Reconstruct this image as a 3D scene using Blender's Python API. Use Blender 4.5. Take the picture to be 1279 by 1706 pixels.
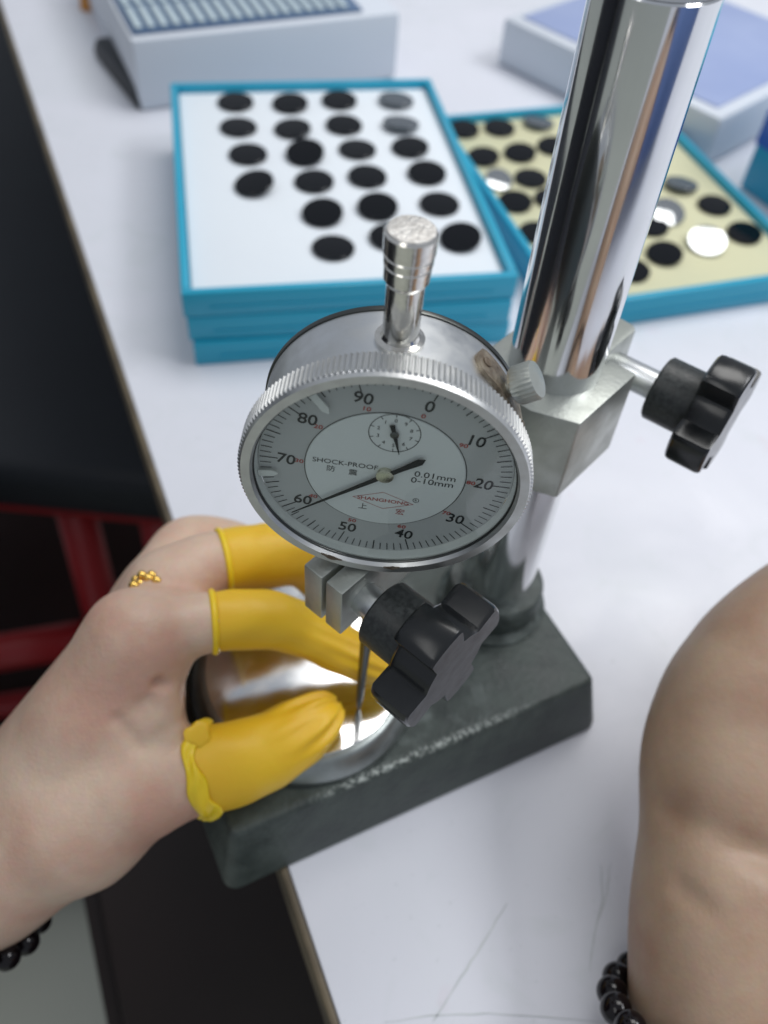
import bpy, bmesh, math, random
import numpy as np
from mathutils import Vector, Matrix
random.seed(7)
S = bpy.context.scene
for o in list(bpy.data.objects): bpy.data.objects.remove(o)
COL = S.collection
R_ = math.radians

# ------------------------------------------------------------------ camera
CAM = np.array([0.0, 0.0, 0.2955]); FPX = 1480.0; CX, CY = 640.0, 853.0
_d = np.array([-120., 1237., FPX]); _d /= np.linalg.norm(_d)
_up = -_d; _Y = np.array([0, 0, 1.]) - _up * _up[2]; _Y /= np.linalg.norm(_Y); _X = np.cross(_Y, _up)
ROT = np.stack([_X, _Y, _up], 1)                      # cam(x right, y down, z fwd) = ROT @ world
cd = bpy.data.cameras.new('camera'); cam = bpy.data.objects.new('camera', cd); COL.objects.link(cam)
cx_, cy_, cz_ = ROT[0], -ROT[1], -ROT[2]
cam.matrix_world = Matrix(((cx_[0], cy_[0], cz_[0], CAM[0]), (cx_[1], cy_[1], cz_[1], CAM[1]), (cx_[2], cy_[2], cz_[2], CAM[2]), (0, 0, 0, 1)))
cd.sensor_fit = 'VERTICAL'; cd.sensor_height = 24.0; cd.lens = 24.0 * FPX / 1706.0
cd.shift_x = -(CX - 639.5) / 1706.0
cd.clip_start = 0.01; cd.clip_end = 50
cd.dof.use_dof = True; cd.dof.focus_distance = 0.190; cd.dof.aperture_fstop = 7.5
S.camera = cam
def ray(u, v): return ROT.T @ np.array([(u - CX) / FPX, (v - CY) / FPX, 1.0])
def at(u, v, depth): return CAM + ray(u, v) * depth    # pixel + depth along the view axis
def onz(u, v, z):
    r = ray(u, v); return CAM + r * ((z - CAM[2]) / r[2])

# ------------------------------------------------------------------ world and lamps (indoor ceiling panels and an added fill)
W = bpy.data.worlds.new('World'); S.world = W; W.use_nodes = True
bg = W.node_tree.nodes['Background']; bg.inputs[0].default_value = (0.82, 0.885, 1.0, 1); bg.inputs[1].default_value = 0.44
def area(name, loc, target, sx, sy, power, col):
    l = bpy.data.lights.new(name, 'AREA'); l.shape = 'RECTANGLE'; l.size = sx; l.size_y = sy; l.energy = power; l.color = col
    o = bpy.data.objects.new(name, l); COL.objects.link(o); o.location = loc
    o.rotation_euler = (Vector(target) - Vector(loc)).to_track_quat('-Z', 'Y').to_euler(); return o
area('ceiling_or_fill_light', (0.37, 1.0, 1.75), (0.37, 1.0, 0), 0.95, 0.8, 15.5, (1, 0.985, 0.96))
area('ceiling_or_fill_light', (1.35, 0.45, 1.75), (1.35, 0.45, 0), 0.6, 1.2, 27, (0.97, 0.98, 1.0))
area('ceiling_or_fill_light', (-0.75, -0.75, 1.75), (-0.75, -0.75, 0), 0.6, 1.2, 5, (1.0, 0.99, 0.96))  # fill panel added to brighten the floor and bench on the left
S.view_settings.view_transform = 'Standard'; S.view_settings.look = 'None'
S.view_settings.exposure = -0.09; S.view_settings.gamma = 1.0; S.view_settings.use_curve_mapping = False
S.render.engine = 'CYCLES'
S.cycles.max_bounces = 10; S.cycles.transparent_max_bounces = 16

# ------------------------------------------------------------------ materials
def mat(name, col, rough=0.5, metal=0.0, noise=0.0, nscale=60.0, ncol=None, bump=0.0, bscale=300.0, coat=0.0, sss=0.0, spec=0.5, rvar=0.0, detail=4):
    m = bpy.data.materials.new(name); m.use_nodes = True; nt = m.node_tree; b = nt.nodes['Principled BSDF']
    b.inputs['Base Color'].default_value = (*col, 1); b.inputs['Roughness'].default_value = rough; b.inputs['Metallic'].default_value = metal
    b.inputs['Coat Weight'].default_value = coat; b.inputs['Specular IOR Level'].default_value = spec
    if sss:
        b.inputs['Subsurface Weight'].default_value = sss; b.inputs['Subsurface Radius'].default_value = (1, 0.35, 0.2); b.inputs['Subsurface Scale'].default_value = 0.004
    tc = nt.nodes.new('ShaderNodeTexCoord')
    if noise:
        n = nt.nodes.new('ShaderNodeTexNoise'); n.inputs['Scale'].default_value = nscale; n.inputs['Detail'].default_value = detail
        nt.links.new(tc.outputs['Object'], n.inputs['Vector'])
        r = nt.nodes.new('ShaderNodeMapRange'); r.inputs[1].default_value = 0.35; r.inputs[2].default_value = 0.68; r.inputs[4].default_value = noise
        nt.links.new(n.outputs['Fac'], r.inputs[0])
        mx = nt.nodes.new('ShaderNodeMixRGB'); mx.inputs[1].default_value = (*col, 1)
        mx.inputs[2].default_value = (*(ncol or tuple(c * 0.5 for c in col)), 1)
        nt.links.new(r.outputs[0], mx.inputs[0]); nt.links.new(mx.outputs[0], b.inputs['Base Color'])
        if rvar:
            r2 = nt.nodes.new('ShaderNodeMapRange'); r2.inputs[1].default_value = 0.3; r2.inputs[2].default_value = 0.7
            r2.inputs[3].default_value = rough; r2.inputs[4].default_value = rough + rvar
            nt.links.new(n.outputs['Fac'], r2.inputs[0]); nt.links.new(r2.outputs[0], b.inputs['Roughness'])
    if bump:
        n2 = nt.nodes.new('ShaderNodeTexNoise'); n2.inputs['Scale'].default_value = bscale; n2.inputs['Detail'].default_value = 3
        nt.links.new(tc.outputs['Object'], n2.inputs['Vector'])
        bp = nt.nodes.new('ShaderNodeBump'); bp.inputs['Strength'].default_value = bump; bp.inputs['Distance'].default_value = 0.0006
        nt.links.new(n2.outputs['Fac'], bp.inputs['Height']); nt.links.new(bp.outputs[0], b.inputs['Normal'])
    return m
M = {}
M['chrome'] = mat('polished_chrome', (0.74, 0.75, 0.76), 0.085, 1.0, noise=0.25, nscale=90, ncol=(0.62, 0.62, 0.62), rvar=0.06)
M['satin'] = mat('satin_metal', (0.70, 0.72, 0.73), 0.30, 1.0, noise=0.5, nscale=220, ncol=(0.5, 0.51, 0.50), rvar=0.15)
M['bezel'] = mat('bezel_metal', (0.66, 0.67, 0.665), 0.30, 1.0, noise=0.4, nscale=260, ncol=(0.5, 0.5, 0.48), rvar=0.15)
M['stem'] = mat('worn_nickel', (0.80, 0.78, 0.73), 0.09, 1.0, noise=0.3, nscale=900, ncol=(0.55, 0.52, 0.46), rvar=0.10, bump=0.04, bscale=1800)
M['stem_top'] = mat('scuffed_nickel', (0.80, 0.78, 0.74), 0.38, 1.0, noise=0.7, nscale=900, ncol=(0.45, 0.43, 0.40), rvar=0.2, bump=0.5, bscale=1600)
M['cast'] = mat('pale_cast_metal', (0.50, 0.52, 0.48), 0.38, 0.85, noise=0.5, nscale=150, ncol=(0.38, 0.40, 0.36), bump=0.15, bscale=900, rvar=0.12)
M['anvil'] = mat('lapped_steel', (0.74, 0.75, 0.76), 0.09, 1.0, noise=0.3, nscale=120, ncol=(0.66, 0.66, 0.66), rvar=0.08)
M['anvil_side'] = mat('turned_steel', (0.34, 0.37, 0.36), 0.35, 0.9, noise=0.4, nscale=200)
M['steel_dark'] = mat('dark_steel', (0.11, 0.115, 0.11), 0.3, 1.0)
M['knob'] = mat('black_bakelite', (0.008, 0.009, 0.010), 0.19, 0.0, noise=0.2, nscale=300, ncol=(0.018, 0.021, 0.021), rvar=0.08)
M['knob_hub'] = mat('scuffed_black_bakelite', (0.012, 0.014, 0.014), 0.34, 0.0, noise=0.7, nscale=900, ncol=(0.045, 0.052, 0.050), rvar=0.2, bump=0.12, bscale=1200)
M['black_gap'] = mat('black_gap', (0.01, 0.01, 0.01), 0.8)
M['grime'] = mat('brown_grime', (0.10, 0.07, 0.045), 0.6, 0.2, noise=0.8, nscale=500, ncol=(0.25, 0.21, 0.16), bump=0.5, bscale=900)
M['brass_worn'] = mat('worn_bracket', (0.40, 0.34, 0.26), 0.42, 0.8, noise=0.9, nscale=420, ncol=(0.12, 0.08, 0.05), bump=0.3, bscale=900)
M['scale'] = mat('silver_dial', (0.50, 0.51, 0.51), 0.40, 0.0)
M['plate'] = mat('pale_dial_centre', (0.76, 0.79, 0.785), 0.42, 0.0)
M['wall'] = mat('dial_wall', (0.74, 0.76, 0.74), 0.45, 0.0)
M['ink'] = mat('black_print', (0.015, 0.017, 0.018), 0.6)
M['ink_red'] = mat('red_print', (0.42, 0.07, 0.06), 0.6)
M['hand_black'] = mat('black_pointer', (0.006, 0.008, 0.009), 0.6, spec=0.2)
M['hub'] = mat('pale_brass', (0.62, 0.60, 0.48), 0.25, 1.0)
M['teal'] = mat('teal_plastic', (0.014, 0.35, 0.53), 0.38, noise=0.25, nscale=40, ncol=(0.02, 0.39, 0.56), coat=0.1)
M['foam_w'] = mat('white_foam', (0.78, 0.83, 0.87), 0.9, noise=0.3, nscale=25, ncol=(0.74, 0.79, 0.84), bump=0.3, bscale=900)
M['foam_y'] = mat('pale_yellow_foam', (0.66, 0.64, 0.42), 0.9, noise=0.4, nscale=40, ncol=(0.60, 0.60, 0.42), bump=0.3, bscale=900)
M['lens'] = mat('black_glass', (0.003, 0.004, 0.006), 0.06, spec=0.3)
M['lens_grey'] = mat('grey_glass', (0.07, 0.085, 0.10), 0.12, coat=0.3)
M['lens_coat'] = mat('mirror_coated_glass', (0.45, 0.47, 0.48), 0.06, 0.9)
M['white_box'] = mat('white_card', (0.66, 0.70, 0.76), 0.55, noise=0.3, nscale=12, ncol=(0.60, 0.65, 0.72))
M['blue_card'] = mat('blue_card', (0.07, 0.13, 0.24), 0.45, noise=0.4, nscale=30, ncol=(0.12, 0.19, 0.30))
M['slat'] = mat('pale_slat', (0.50, 0.60, 0.64), 0.5)
M['periwinkle'] = mat('periwinkle_print', (0.30, 0.37, 0.60), 0.45, noise=0.7, nscale=14, ncol=(0.40, 0.47, 0.68))
M['royal'] = mat('royal_blue', (0.02, 0.11, 0.50), 0.4)
M['matte_black'] = mat('matte_black', (0.012, 0.016, 0.022), 0.5)
M['orange'] = mat('orange_cap', (0.60, 0.26, 0.05), 0.45)
M['skin'] = None
M['cot'] = mat('yellow_latex', (0.82, 0.52, 0.020), 0.48, noise=0.5, nscale=45, ncol=(0.72, 0.40, 0.015), sss=0.25, bump=0.12, bscale=500)
M['cot_rim'] = mat('yellow_latex_rim', (0.90, 0.62, 0.016), 0.38, noise=0.3, nscale=90, ncol=(0.80, 0.46, 0.01), sss=0.2)
M['sleeve'] = mat('blue_cotton', (0.09, 0.15, 0.34), 0.85, noise=0.5, nscale=30, ncol=(0.06, 0.11, 0.27), bump=0.3, bscale=600)
M['sleeve_dark'] = mat('black_cotton', (0.014, 0.016, 0.022), 0.85, noise=0.5, nscale=30, ncol=(0.02, 0.022, 0.03), bump=0.3, bscale=600)
M['gold'] = mat('gold', (0.85, 0.55, 0.14), 0.2, 1.0)
M['bead'] = mat('polished_black_bead', (0.006, 0.004, 0.005), 0.07, spec=0.35)
M['strap'] = mat('black_band', (0.012, 0.012, 0.013), 0.6)
M['bench'] = mat('black_vinyl', (0.009, 0.012, 0.018), 0.6, noise=0.5, nscale=9, ncol=(0.014, 0.019, 0.026), bump=0.2, bscale=200)
M['red'] = mat('red_paint', (0.42, 0.022, 0.026), 0.42, noise=0.4, nscale=12, ncol=(0.32, 0.016, 0.020))
M['wood_dark'] = mat('dark_brown_laminate', (0.016, 0.011, 0.009), 0.6, noise=0.6, nscale=8, ncol=(0.030, 0.016, 0.014))
M['floor'] = mat('pale_floor_tile', (0.64, 0.66, 0.57), 0.45, noise=0.4, nscale=5, ncol=(0.56, 0.58, 0.50))
M['carton'] = mat('pale_grey_card', (0.52, 0.55, 0.48), 0.6, noise=0.3, nscale=7, ncol=(0.45, 0.48, 0.42))
M['edge'] = mat('worn_brown_edge', (0.16, 0.125, 0.075), 0.6, noise=0.8, nscale=45, ncol=(0.05, 0.038, 0.026))
M['pencil'] = mat('grey_scratch', (0.53, 0.56, 0.57), 0.7, noise=0.8, nscale=120, ncol=(0.66, 0.69, 0.70))

def skin_mat(name, c1, c2, c3, bs=0.3):
    m = bpy.data.materials.new(name); m.use_nodes = True; nt = m.node_tree; b = nt.nodes['Principled BSDF']
    b.inputs['Roughness'].default_value = 0.48; b.inputs['Subsurface Weight'].default_value = 0.22
    b.inputs['Subsurface Radius'].default_value = (1, 0.4, 0.25); b.inputs['Subsurface Scale'].default_value = 0.004
    tc = nt.nodes.new('ShaderNodeTexCoord')
    n = nt.nodes.new('ShaderNodeTexNoise'); n.inputs['Scale'].default_value = 38; n.inputs['Detail'].default_value = 5; nt.links.new(tc.outputs['Object'], n.inputs['Vector'])
    cr = nt.nodes.new('ShaderNodeValToRGB'); e = cr.color_ramp.elements
    e[0].position = 0.36; e[0].color = (*c1, 1); e[1].position = 0.64; e[1].color = (*c2, 1)
    x = e.new(0.5); x.color = (*c3, 1)
    nt.links.new(n.outputs['Fac'], cr.inputs[0])
    n3 = nt.nodes.new('ShaderNodeTexNoise'); n3.inputs['Scale'].default_value = 420; n3.inputs['Detail'].default_value = 3; nt.links.new(tc.outputs['Object'], n3.inputs['Vector'])
    mx = nt.nodes.new('ShaderNodeMixRGB'); mx.blend_type = 'MULTIPLY'; mx.inputs[0].default_value = 0.16
    nt.links.new(cr.outputs[0], mx.inputs[1]); nt.links.new(n3.outputs['Color'], mx.inputs[2]); nt.links.new(mx.outputs[0], b.inputs['Base Color'])
    v = nt.nodes.new('ShaderNodeTexVoronoi'); v.inputs['Scale'].default_value = 900; nt.links.new(tc.outputs['Object'], v.inputs['Vector'])
    w = nt.nodes.new('ShaderNodeTexNoise'); w.inputs['Scale'].default_value = 160; w.inputs['Detail'].default_value = 4; nt.links.new(tc.outputs['Object'], w.inputs['Vector'])
    ad = nt.nodes.new('ShaderNodeMath'); ad.operation = 'MULTIPLY_ADD'; ad.inputs[1].default_value = 0.35
    nt.links.new(v.outputs['Distance'], ad.inputs[0]); nt.links.new(w.outputs['Fac'], ad.inputs[2])
    bp = nt.nodes.new('ShaderNodeBump'); bp.inputs['Strength'].default_value = bs; bp.inputs['Distance'].default_value = 0.0007
    nt.links.new(ad.outputs[0], bp.inputs['Height']); nt.links.new(bp.outputs[0], b.inputs['Normal'])
    return m
M['skin'] = skin_mat('pale_skin', (0.61, 0.365, 0.270), (0.69, 0.51, 0.385), (0.65, 0.452, 0.338))
M['skin2'] = skin_mat('tan_skin', (0.37, 0.22, 0.145), (0.46, 0.325, 0.225), (0.42, 0.28, 0.19), 0.17)

def table_mat():
    m = bpy.data.materials.new('white_laminate'); m.use_nodes = True; nt = m.node_tree; b = nt.nodes['Principled BSDF']
    b.inputs['Roughness'].default_value = 0.34
    tc = nt.nodes.new('ShaderNodeTexCoord')
    def noise(sc, det, dist=0):
        n = nt.nodes.new('ShaderNodeTexNoise'); n.inputs['Scale'].default_value = sc; n.inputs['Detail'].default_value = det; n.inputs['Distortion'].default_value = dist
        nt.links.new(tc.outputs['Object'], n.inputs['Vector']); return n
    def rng(src, a, z, lo, hi):
        r = nt.nodes.new('ShaderNodeMapRange'); r.inputs[1].default_value = a; r.inputs[2].default_value = z; r.inputs[3].default_value = lo; r.inputs[4].default_value = hi
        nt.links.new(src, r.inputs[0]); return r.outputs[0]
    def mix(fac, a, bcol):
        x = nt.nodes.new('ShaderNodeMixRGB'); x.inputs[2].default_value = (*bcol, 1); nt.links.new(fac, x.inputs[0])
        if isinstance(a, tuple): x.inputs[1].default_value = (*a, 1)
        else: nt.links.new(a, x.inputs[1])
        return x.outputs[0]
    c = mix(rng(noise(7, 4, 1).outputs['Fac'], .42, .72, 0, .55), (0.74, 0.752, 0.812), (0.65, 0.685, 0.72))
    c = mix(rng(noise(28, 5, 2).outputs['Fac'], .55, .80, 0, .5), c, (0.64, 0.68, 0.70))
    c = mix(rng(noise(42, 2, 0).outputs['Fac'], .70, .80, 0, .22), c, (0.72, 0.50, 0.58))
    c = mix(rng(noise(350, 3, 0).outputs['Fac'], .66, .74, 0, .25), c, (0.50, 0.53, 0.55))
    nt.links.new(c, b.inputs['Base Color'])
    nt.links.new(rng(noise(18, 4, 1).outputs['Fac'], .3, .7, .26, .48), b.inputs['Roughness'])
    bp = nt.nodes.new('ShaderNodeBump'); bp.inputs['Strength'].default_value = 0.05; bp.inputs['Distance'].default_value = 0.001
    nt.links.new(noise(240, 3).outputs['Fac'], bp.inputs['Height']); nt.links.new(bp.outputs[0], b.inputs['Normal'])
    return m
M['table'] = table_mat()

def base_mat():
    m = mat('hammertone_green_grey', (0.030, 0.040, 0.037), 0.42, 0.0, noise=0.8, nscale=110, ncol=(0.068, 0.086, 0.077), bump=0.5, bscale=520, detail=7, coat=0.0, rvar=0.14)
    nt = m.node_tree; b = nt.nodes['Principled BSDF']; src = b.inputs['Base Color'].links[0].from_socket
    tc = nt.nodes.new('ShaderNodeTexCoord'); sp = nt.nodes.new('ShaderNodeSeparateXYZ'); nt.links.new(tc.outputs['Object'], sp.inputs[0])
    # chipped paint: ragged bare metal along the front top edge of the casting (local y = 0, z = .03)
    def mr(s, a, z, lo, hi):
        r = nt.nodes.new('ShaderNodeMapRange'); r.inputs[1].default_value = a; r.inputs[2].default_value = z; r.inputs[3].default_value = lo; r.inputs[4].default_value = hi
        nt.links.new(s, r.inputs[0]); return r.outputs[0]
    def mul(a, c):
        x = nt.nodes.new('ShaderNodeMath'); x.operation = 'MULTIPLY'; nt.links.new(a, x.inputs[0]); nt.links.new(c, x.inputs[1]); return x.outputs[0]
    yy = mul(mr(sp.outputs['Y'], -0.0006, 0.0002, 0, 1), mr(sp.outputs['Y'], 0.0006, 0.0026, 1, 0))
    xx = mul(mr(sp.outputs['X'], -0.040, -0.022, 0, 1), mr(sp.outputs['X'], 0.012, 0.045, 1, 0))
    n = nt.nodes.new('ShaderNodeTexNoise'); n.inputs['Scale'].default_value = 800; n.inputs['Detail'].default_value = 5; nt.links.new(tc.outputs['Object'], n.inputs['Vector'])
    k = mul(mul(yy, xx), mr(n.outputs['Fac'], 0.46, 0.58, 0, 1))
    n2 = nt.nodes.new('ShaderNodeTexNoise'); n2.inputs['Scale'].default_value = 130; n2.inputs['Detail'].default_value = 6; nt.links.new(tc.outputs['Object'], n2.inputs['Vector'])
    scuff = mul(mul(mr(n2.outputs['Fac'], 0.50, 0.74, 0, 0.7), xx), mr(sp.outputs['Z'], 0.0285, 0.0297, 0, 1))
    x = nt.nodes.new('ShaderNodeMixRGB'); x.inputs[2].default_value = (0.17, 0.20, 0.19, 1); nt.links.new(scuff, x.inputs[0]); nt.links.new(src, x.inputs[1])
    x2 = nt.nodes.new('ShaderNodeMixRGB'); x2.inputs[2].default_value = (0.42, 0.46, 0.43, 1); nt.links.new(k, x2.inputs[0]); nt.links.new(x.outputs[0], x2.inputs[1])
    nt.links.new(x2.outputs[0], b.inputs['Base Color']); return m
M['base'] = base_mat()

def glass_mat():
    m = bpy.data.materials.new('watch_glass'); m.use_nodes = True; nt = m.node_tree; nt.nodes.remove(nt.nodes['Principled BSDF'])
    out = nt.nodes['Material Output']; t = nt.nodes.new('ShaderNodeBsdfTransparent'); t.inputs[0].default_value = (0.93, 0.95, 0.94, 1)
    g = nt.nodes.new('ShaderNodeBsdfGlossy'); g.inputs['Roughness'].default_value = 0.03
    f = nt.nodes.new('ShaderNodeFresnel'); f.inputs[0].default_value = 1.5; x = nt.nodes.new('ShaderNodeMixShader')
    ge = nt.nodes.new('ShaderNodeNewGeometry'); sb_ = nt.nodes.new('ShaderNodeMath'); sb_.operation = 'SUBTRACT'; sb_.use_clamp = True
    nt.links.new(f.outputs[0], sb_.inputs[0]); nt.links.new(ge.outputs['Backfacing'], sb_.inputs[1])
    nt.links.new(sb_.outputs[0], x.inputs[0]); nt.links.new(t.outputs[0], x.inputs[1]); nt.links.new(g.outputs[0], x.inputs[2]); nt.links.new(x.outputs[0], out.inputs[0])
    return m
M['glass'] = glass_mat()

# ------------------------------------------------------------------ helpers
def link(name, me, m, parent=None, smooth=False, mtx=None):
    o = bpy.data.objects.new(name, me); COL.objects.link(o)
    if m is not None and not me.materials: me.materials.append(m)
    if smooth: me.polygons.foreach_set('use_smooth', [True] * len(me.polygons))
    if parent is not None: o.parent = parent
    if mtx is not None: o.matrix_local = mtx
    return o
def mesh(name, verts, faces):
    me = bpy.data.meshes.new(name); me.from_pydata([tuple(map(float, v)) for v in verts], [], [tuple(int(i) for i in f) for f in faces]); me.update(); return me
def tag(o, label, cat, group=None, kind=None):
    o['label'] = label; o['category'] = cat
    if group: o['group'] = group
    if kind: o['kind'] = kind
    return o
def empty(name, loc=(0, 0, 0), rz=0.0):
    o = bpy.data.objects.new(name, None); COL.objects.link(o); o.location = loc; o.rotation_euler = (0, 0, rz); o.empty_display_size = 0.01; return o
def bmobj(name, bm, m, parent=None, smooth=False, mtx=None, auto=None):
    bmesh.ops.recalc_face_normals(bm, faces=bm.faces)
    me = bpy.data.meshes.new(name); bm.to_mesh(me); bm.free(); o = link(name, me, m, parent, smooth or auto is not None, mtx)
    if auto is not None: me.set_sharp_from_angle(angle=R_(auto))
    return o
def box(name, x0, x1, y0, y1, z0, z1, m, parent=None, bev=0.0, seg=2, mtx=None):
    bm = bmesh.new(); bmesh.ops.create_cube(bm, size=1.0)
    for v in bm.verts: v.co = Vector(((x0 + x1) / 2 + v.co.x * (x1 - x0), (y0 + y1) / 2 + v.co.y * (y1 - y0), (z0 + z1) / 2 + v.co.z * (z1 - z0)))
    if bev: bmesh.ops.bevel(bm, geom=list(bm.edges), offset=bev, segments=seg, profile=0.5, affect='EDGES')
    return bmobj(name, bm, m, parent, mtx=mtx, auto=40 if bev else None)
def prism(name, pts, z0, z1, m, parent=None, bev=0.0, mtx=None, seg=2, auto=35):
    bm = bmesh.new(); b = [bm.verts.new((p[0], p[1], z0)) for p in pts]; t = [bm.verts.new((p[0], p[1], z1)) for p in pts]; n = len(pts)
    bm.faces.new(b[::-1]); bm.faces.new(t)
    for i in range(n): bm.faces.new((b[i], b[(i + 1) % n], t[(i + 1) % n], t[i]))
    bmesh.ops.recalc_face_normals(bm, faces=bm.faces)
    if bev:
        es = [e for e in bm.edges if e.calc_face_angle(0) > R_(40)]
        bmesh.ops.bevel(bm, geom=es, offset=bev, segments=seg, profile=0.5, affect='EDGES', clamp_overlap=True)
    return bmobj(name, bm, m, parent, mtx=mtx, auto=auto)
def lathe(name, prof, m, parent=None, n=64, mtx=None, closed=False, auto=35, rfun=None):
    """profile [(r, h)] turned about local +Z; rfun(i_seg, k) scales the radius"""
    V = []; F = []; k = len(prof)
    for i in range(n):
        a = 2 * math.pi * i / n
        for j, (r, h) in enumerate(prof):
            rr = r * (rfun(i, j) if rfun else 1.0); V.append((rr * math.cos(a), rr * math.sin(a), h))
    for i in range(n):
        i2 = (i + 1) % n
        for j in range(k if closed else k - 1):
            j2 = (j + 1) % k; F.append((i * k + j, i2 * k + j, i2 * k + j2, i * k + j2))
    if not closed:
        F.append(tuple(i * k for i in range(n))[::-1]); F.append(tuple(i * k + k - 1 for i in range(n)))
    bm = bmesh.new(); me = mesh('tmp', V, F); bm.from_mesh(me); bpy.data.meshes.remove(me)
    bmesh.ops.remove_doubles(bm, verts=bm.verts, dist=1e-7)
    return bmobj(name, bm, m, parent, mtx=mtx, auto=auto)
def axis_mtx(p, d, spin=0.0):
    q = Vector(d).to_track_quat('Z', 'Y').to_matrix().to_4x4()
    return Matrix.Translation(Vector(p)) @ q @ Matrix.Rotation(spin, 4, 'Z')
def tube(name, pts, r, m, parent=None, n=10, closed=False):
    pts = [Vector(p) for p in pts]; V = []; F = []; k = len(pts)
    up = Vector((0.123, 0.3, 0.9)).normalized()
    for i, p in enumerate(pts):
        a = pts[(i - 1) % k] if (closed or i) else pts[0]; b = pts[(i + 1) % k] if (closed or i < k - 1) else pts[-1]
        t = (b - a).normalized(); s = t.cross(up).normalized(); w = s.cross(t); rr = r[i] if hasattr(r, '__len__') else r
        for j in range(n):
            an = 2 * math.pi * j / n; V.append(p + (s * math.cos(an) + w * math.sin(an)) * rr)
    for i in range(k if closed else k - 1):
        for j in range(n):
            i2 = (i + 1) % k; F.append((i * n + j, i * n + (j + 1) % n, i2 * n + (j + 1) % n, i2 * n + j))
    if not closed: F.append(tuple(range(n))[::-1]); F.append(tuple((k - 1) * n + j for j in range(n)))
    bm = bmesh.new(); me = mesh('tmp', V, F); bm.from_mesh(me); bpy.data.meshes.remove(me)
    return bmobj(name, bm, m, parent, smooth=True)

# ------------------------------------------------------------------ implicit bodies (skin, latex) -> one continuous mesh
def smin(a, b, k):
    h = np.clip(0.5 + 0.5 * (b - a) / k, 0, 1); return b * (1 - h) + a * h - k * h * (1 - h)
def seg_d(P, a, b, ra, rb):
    ab = b - a; t = np.clip(((P - a) @ ab) / max(ab @ ab, 1e-12), 0, 1); t = t * t * (3 - 2 * t) * 0.0 + t
    return np.linalg.norm(P - a - t[..., None] * ab, axis=-1) - (ra + (rb - ra) * t)
class Field:
    def __init__(s, lo, hi, h):
        s.lo = np.array(lo, float); s.h = h; n = np.ceil((np.array(hi) - s.lo) / h).astype(int) + 1
        g = np.meshgrid(*[np.arange(k) * h for k in n], indexing='ij'); s.P = np.stack(g, -1) + s.lo; s.D = np.full(n, 0.05)
    def sub(s, lo, hi):
        i0 = np.maximum(np.floor((lo - s.lo) / s.h).astype(int), 0); i1 = np.minimum(np.ceil((hi - s.lo) / s.h).astype(int) + 1, s.D.shape)
        return tuple(slice(a, max(b, a)) for a, b in zip(i0, i1))
    def add(s, a, b, ra, rb, k):
        m = max(ra, rb) + 3 * k + 0.004; sl = s.sub(np.minimum(a, b) - m, np.maximum(a, b) + m)
        if min(s.D[sl].shape) == 0: return
        s.D[sl] = smin(s.D[sl], seg_d(s.P[sl], a, b, ra, rb), k)
    def chain(s, pts, k=0.004):
        for (a, ra), (b, rb) in zip(pts[:-1], pts[1:]): s.add(a, b, ra, rb, k)
    def carve(s, a, b, r, k):
        m = r + 3 * k + 0.002; sl = s.sub(np.minimum(a, b) - m, np.maximum(a, b) + m)
        if min(s.D[sl].shape) == 0: return
        d = seg_d(s.P[sl], a, b, r, r * 0.6); s.D[sl] = -smin(-s.D[sl], d, k)
    def mesh(s, name):
        D = s.D; inside = D < 0; nx, ny, nz = D.shape; acc = np.zeros((nx - 1, ny - 1, nz - 1, 3)); cnt = np.zeros((nx - 1, ny - 1, nz - 1))
        for ax in range(3):
            o = [(0, 0, 0), (0, 0, 1), (0, 1, 0), (0, 1, 1)]
            for (_, p, q) in o:
                st = [0, 0, 0]; oth = [i for i in range(3) if i != ax]; st[oth[0]] = p; st[oth[1]] = q
                A = tuple(slice(st[i], D.shape[i] - 1 + st[i]) for i in range(3)); st2 = list(st); st2[ax] = 1
                B = tuple(slice(st2[i], D.shape[i] - 1 + st2[i]) for i in range(3))
                m = inside[A] != inside[B]; den = D[A] - D[B]; t = np.where(m, D[A] / np.where(np.abs(den) < 1e-12, 1, den), 0)
                pos = np.zeros(m.shape + (3,)); pos[..., oth[0]] = p; pos[..., oth[1]] = q; pos[..., ax] = t
                acc += pos * m[..., None]; cnt += m
        act = cnt > 0; idx = np.full(act.shape, -1); idx[act] = np.arange(act.sum()); I = np.argwhere(act)
        V = s.lo + (I + acc[act] / cnt[act][:, None]) * s.h; F = []
        for ax in range(3):
            b, c = [(1, 2), (2, 0), (0, 1)][ax]
            A = [slice(None)] * 3; B = [slice(None)] * 3; A[ax] = slice(0, -1); B[ax] = slice(1, None)
            m = inside[tuple(A)] != inside[tuple(B)]; E = np.argwhere(m); E = E[(E[:, b] > 0) & (E[:, c] > 0) & (E[:, b] < D.shape[b] - 1) & (E[:, c] < D.shape[c] - 1)]
            def cell(db, dc):
                X = E.copy(); X[:, b] -= db; X[:, c] -= dc; return idx[X[:, 0], X[:, 1], X[:, 2]]
            Q = np.stack([cell(1, 1), cell(0, 1), cell(0, 0), cell(1, 0)], 1)
            flip = ~inside[E[:, 0], E[:, 1], E[:, 2]]; Q[flip] = Q[flip][:, ::-1]; F.append(Q)
        F = np.concatenate(F); F = F[(F >= 0).all(1)]
        me = bpy.data.meshes.new(name); me.vertices.add(len(V)); me.vertices.foreach_set('co', V.astype(np.float32).ravel())
        me.loops.add(len(F) * 4); me.loops.foreach_set('vertex_index', F.astype(np.int32).ravel())
        me.polygons.add(len(F)); me.polygons.foreach_set('loop_start', np.arange(0, len(F) * 4, 4, dtype=np.int32)); me.polygons.foreach_set('loop_total', np.full(len(F), 4, dtype=np.int32))
        me.update(calc_edges=True); me.validate(); return me

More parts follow.
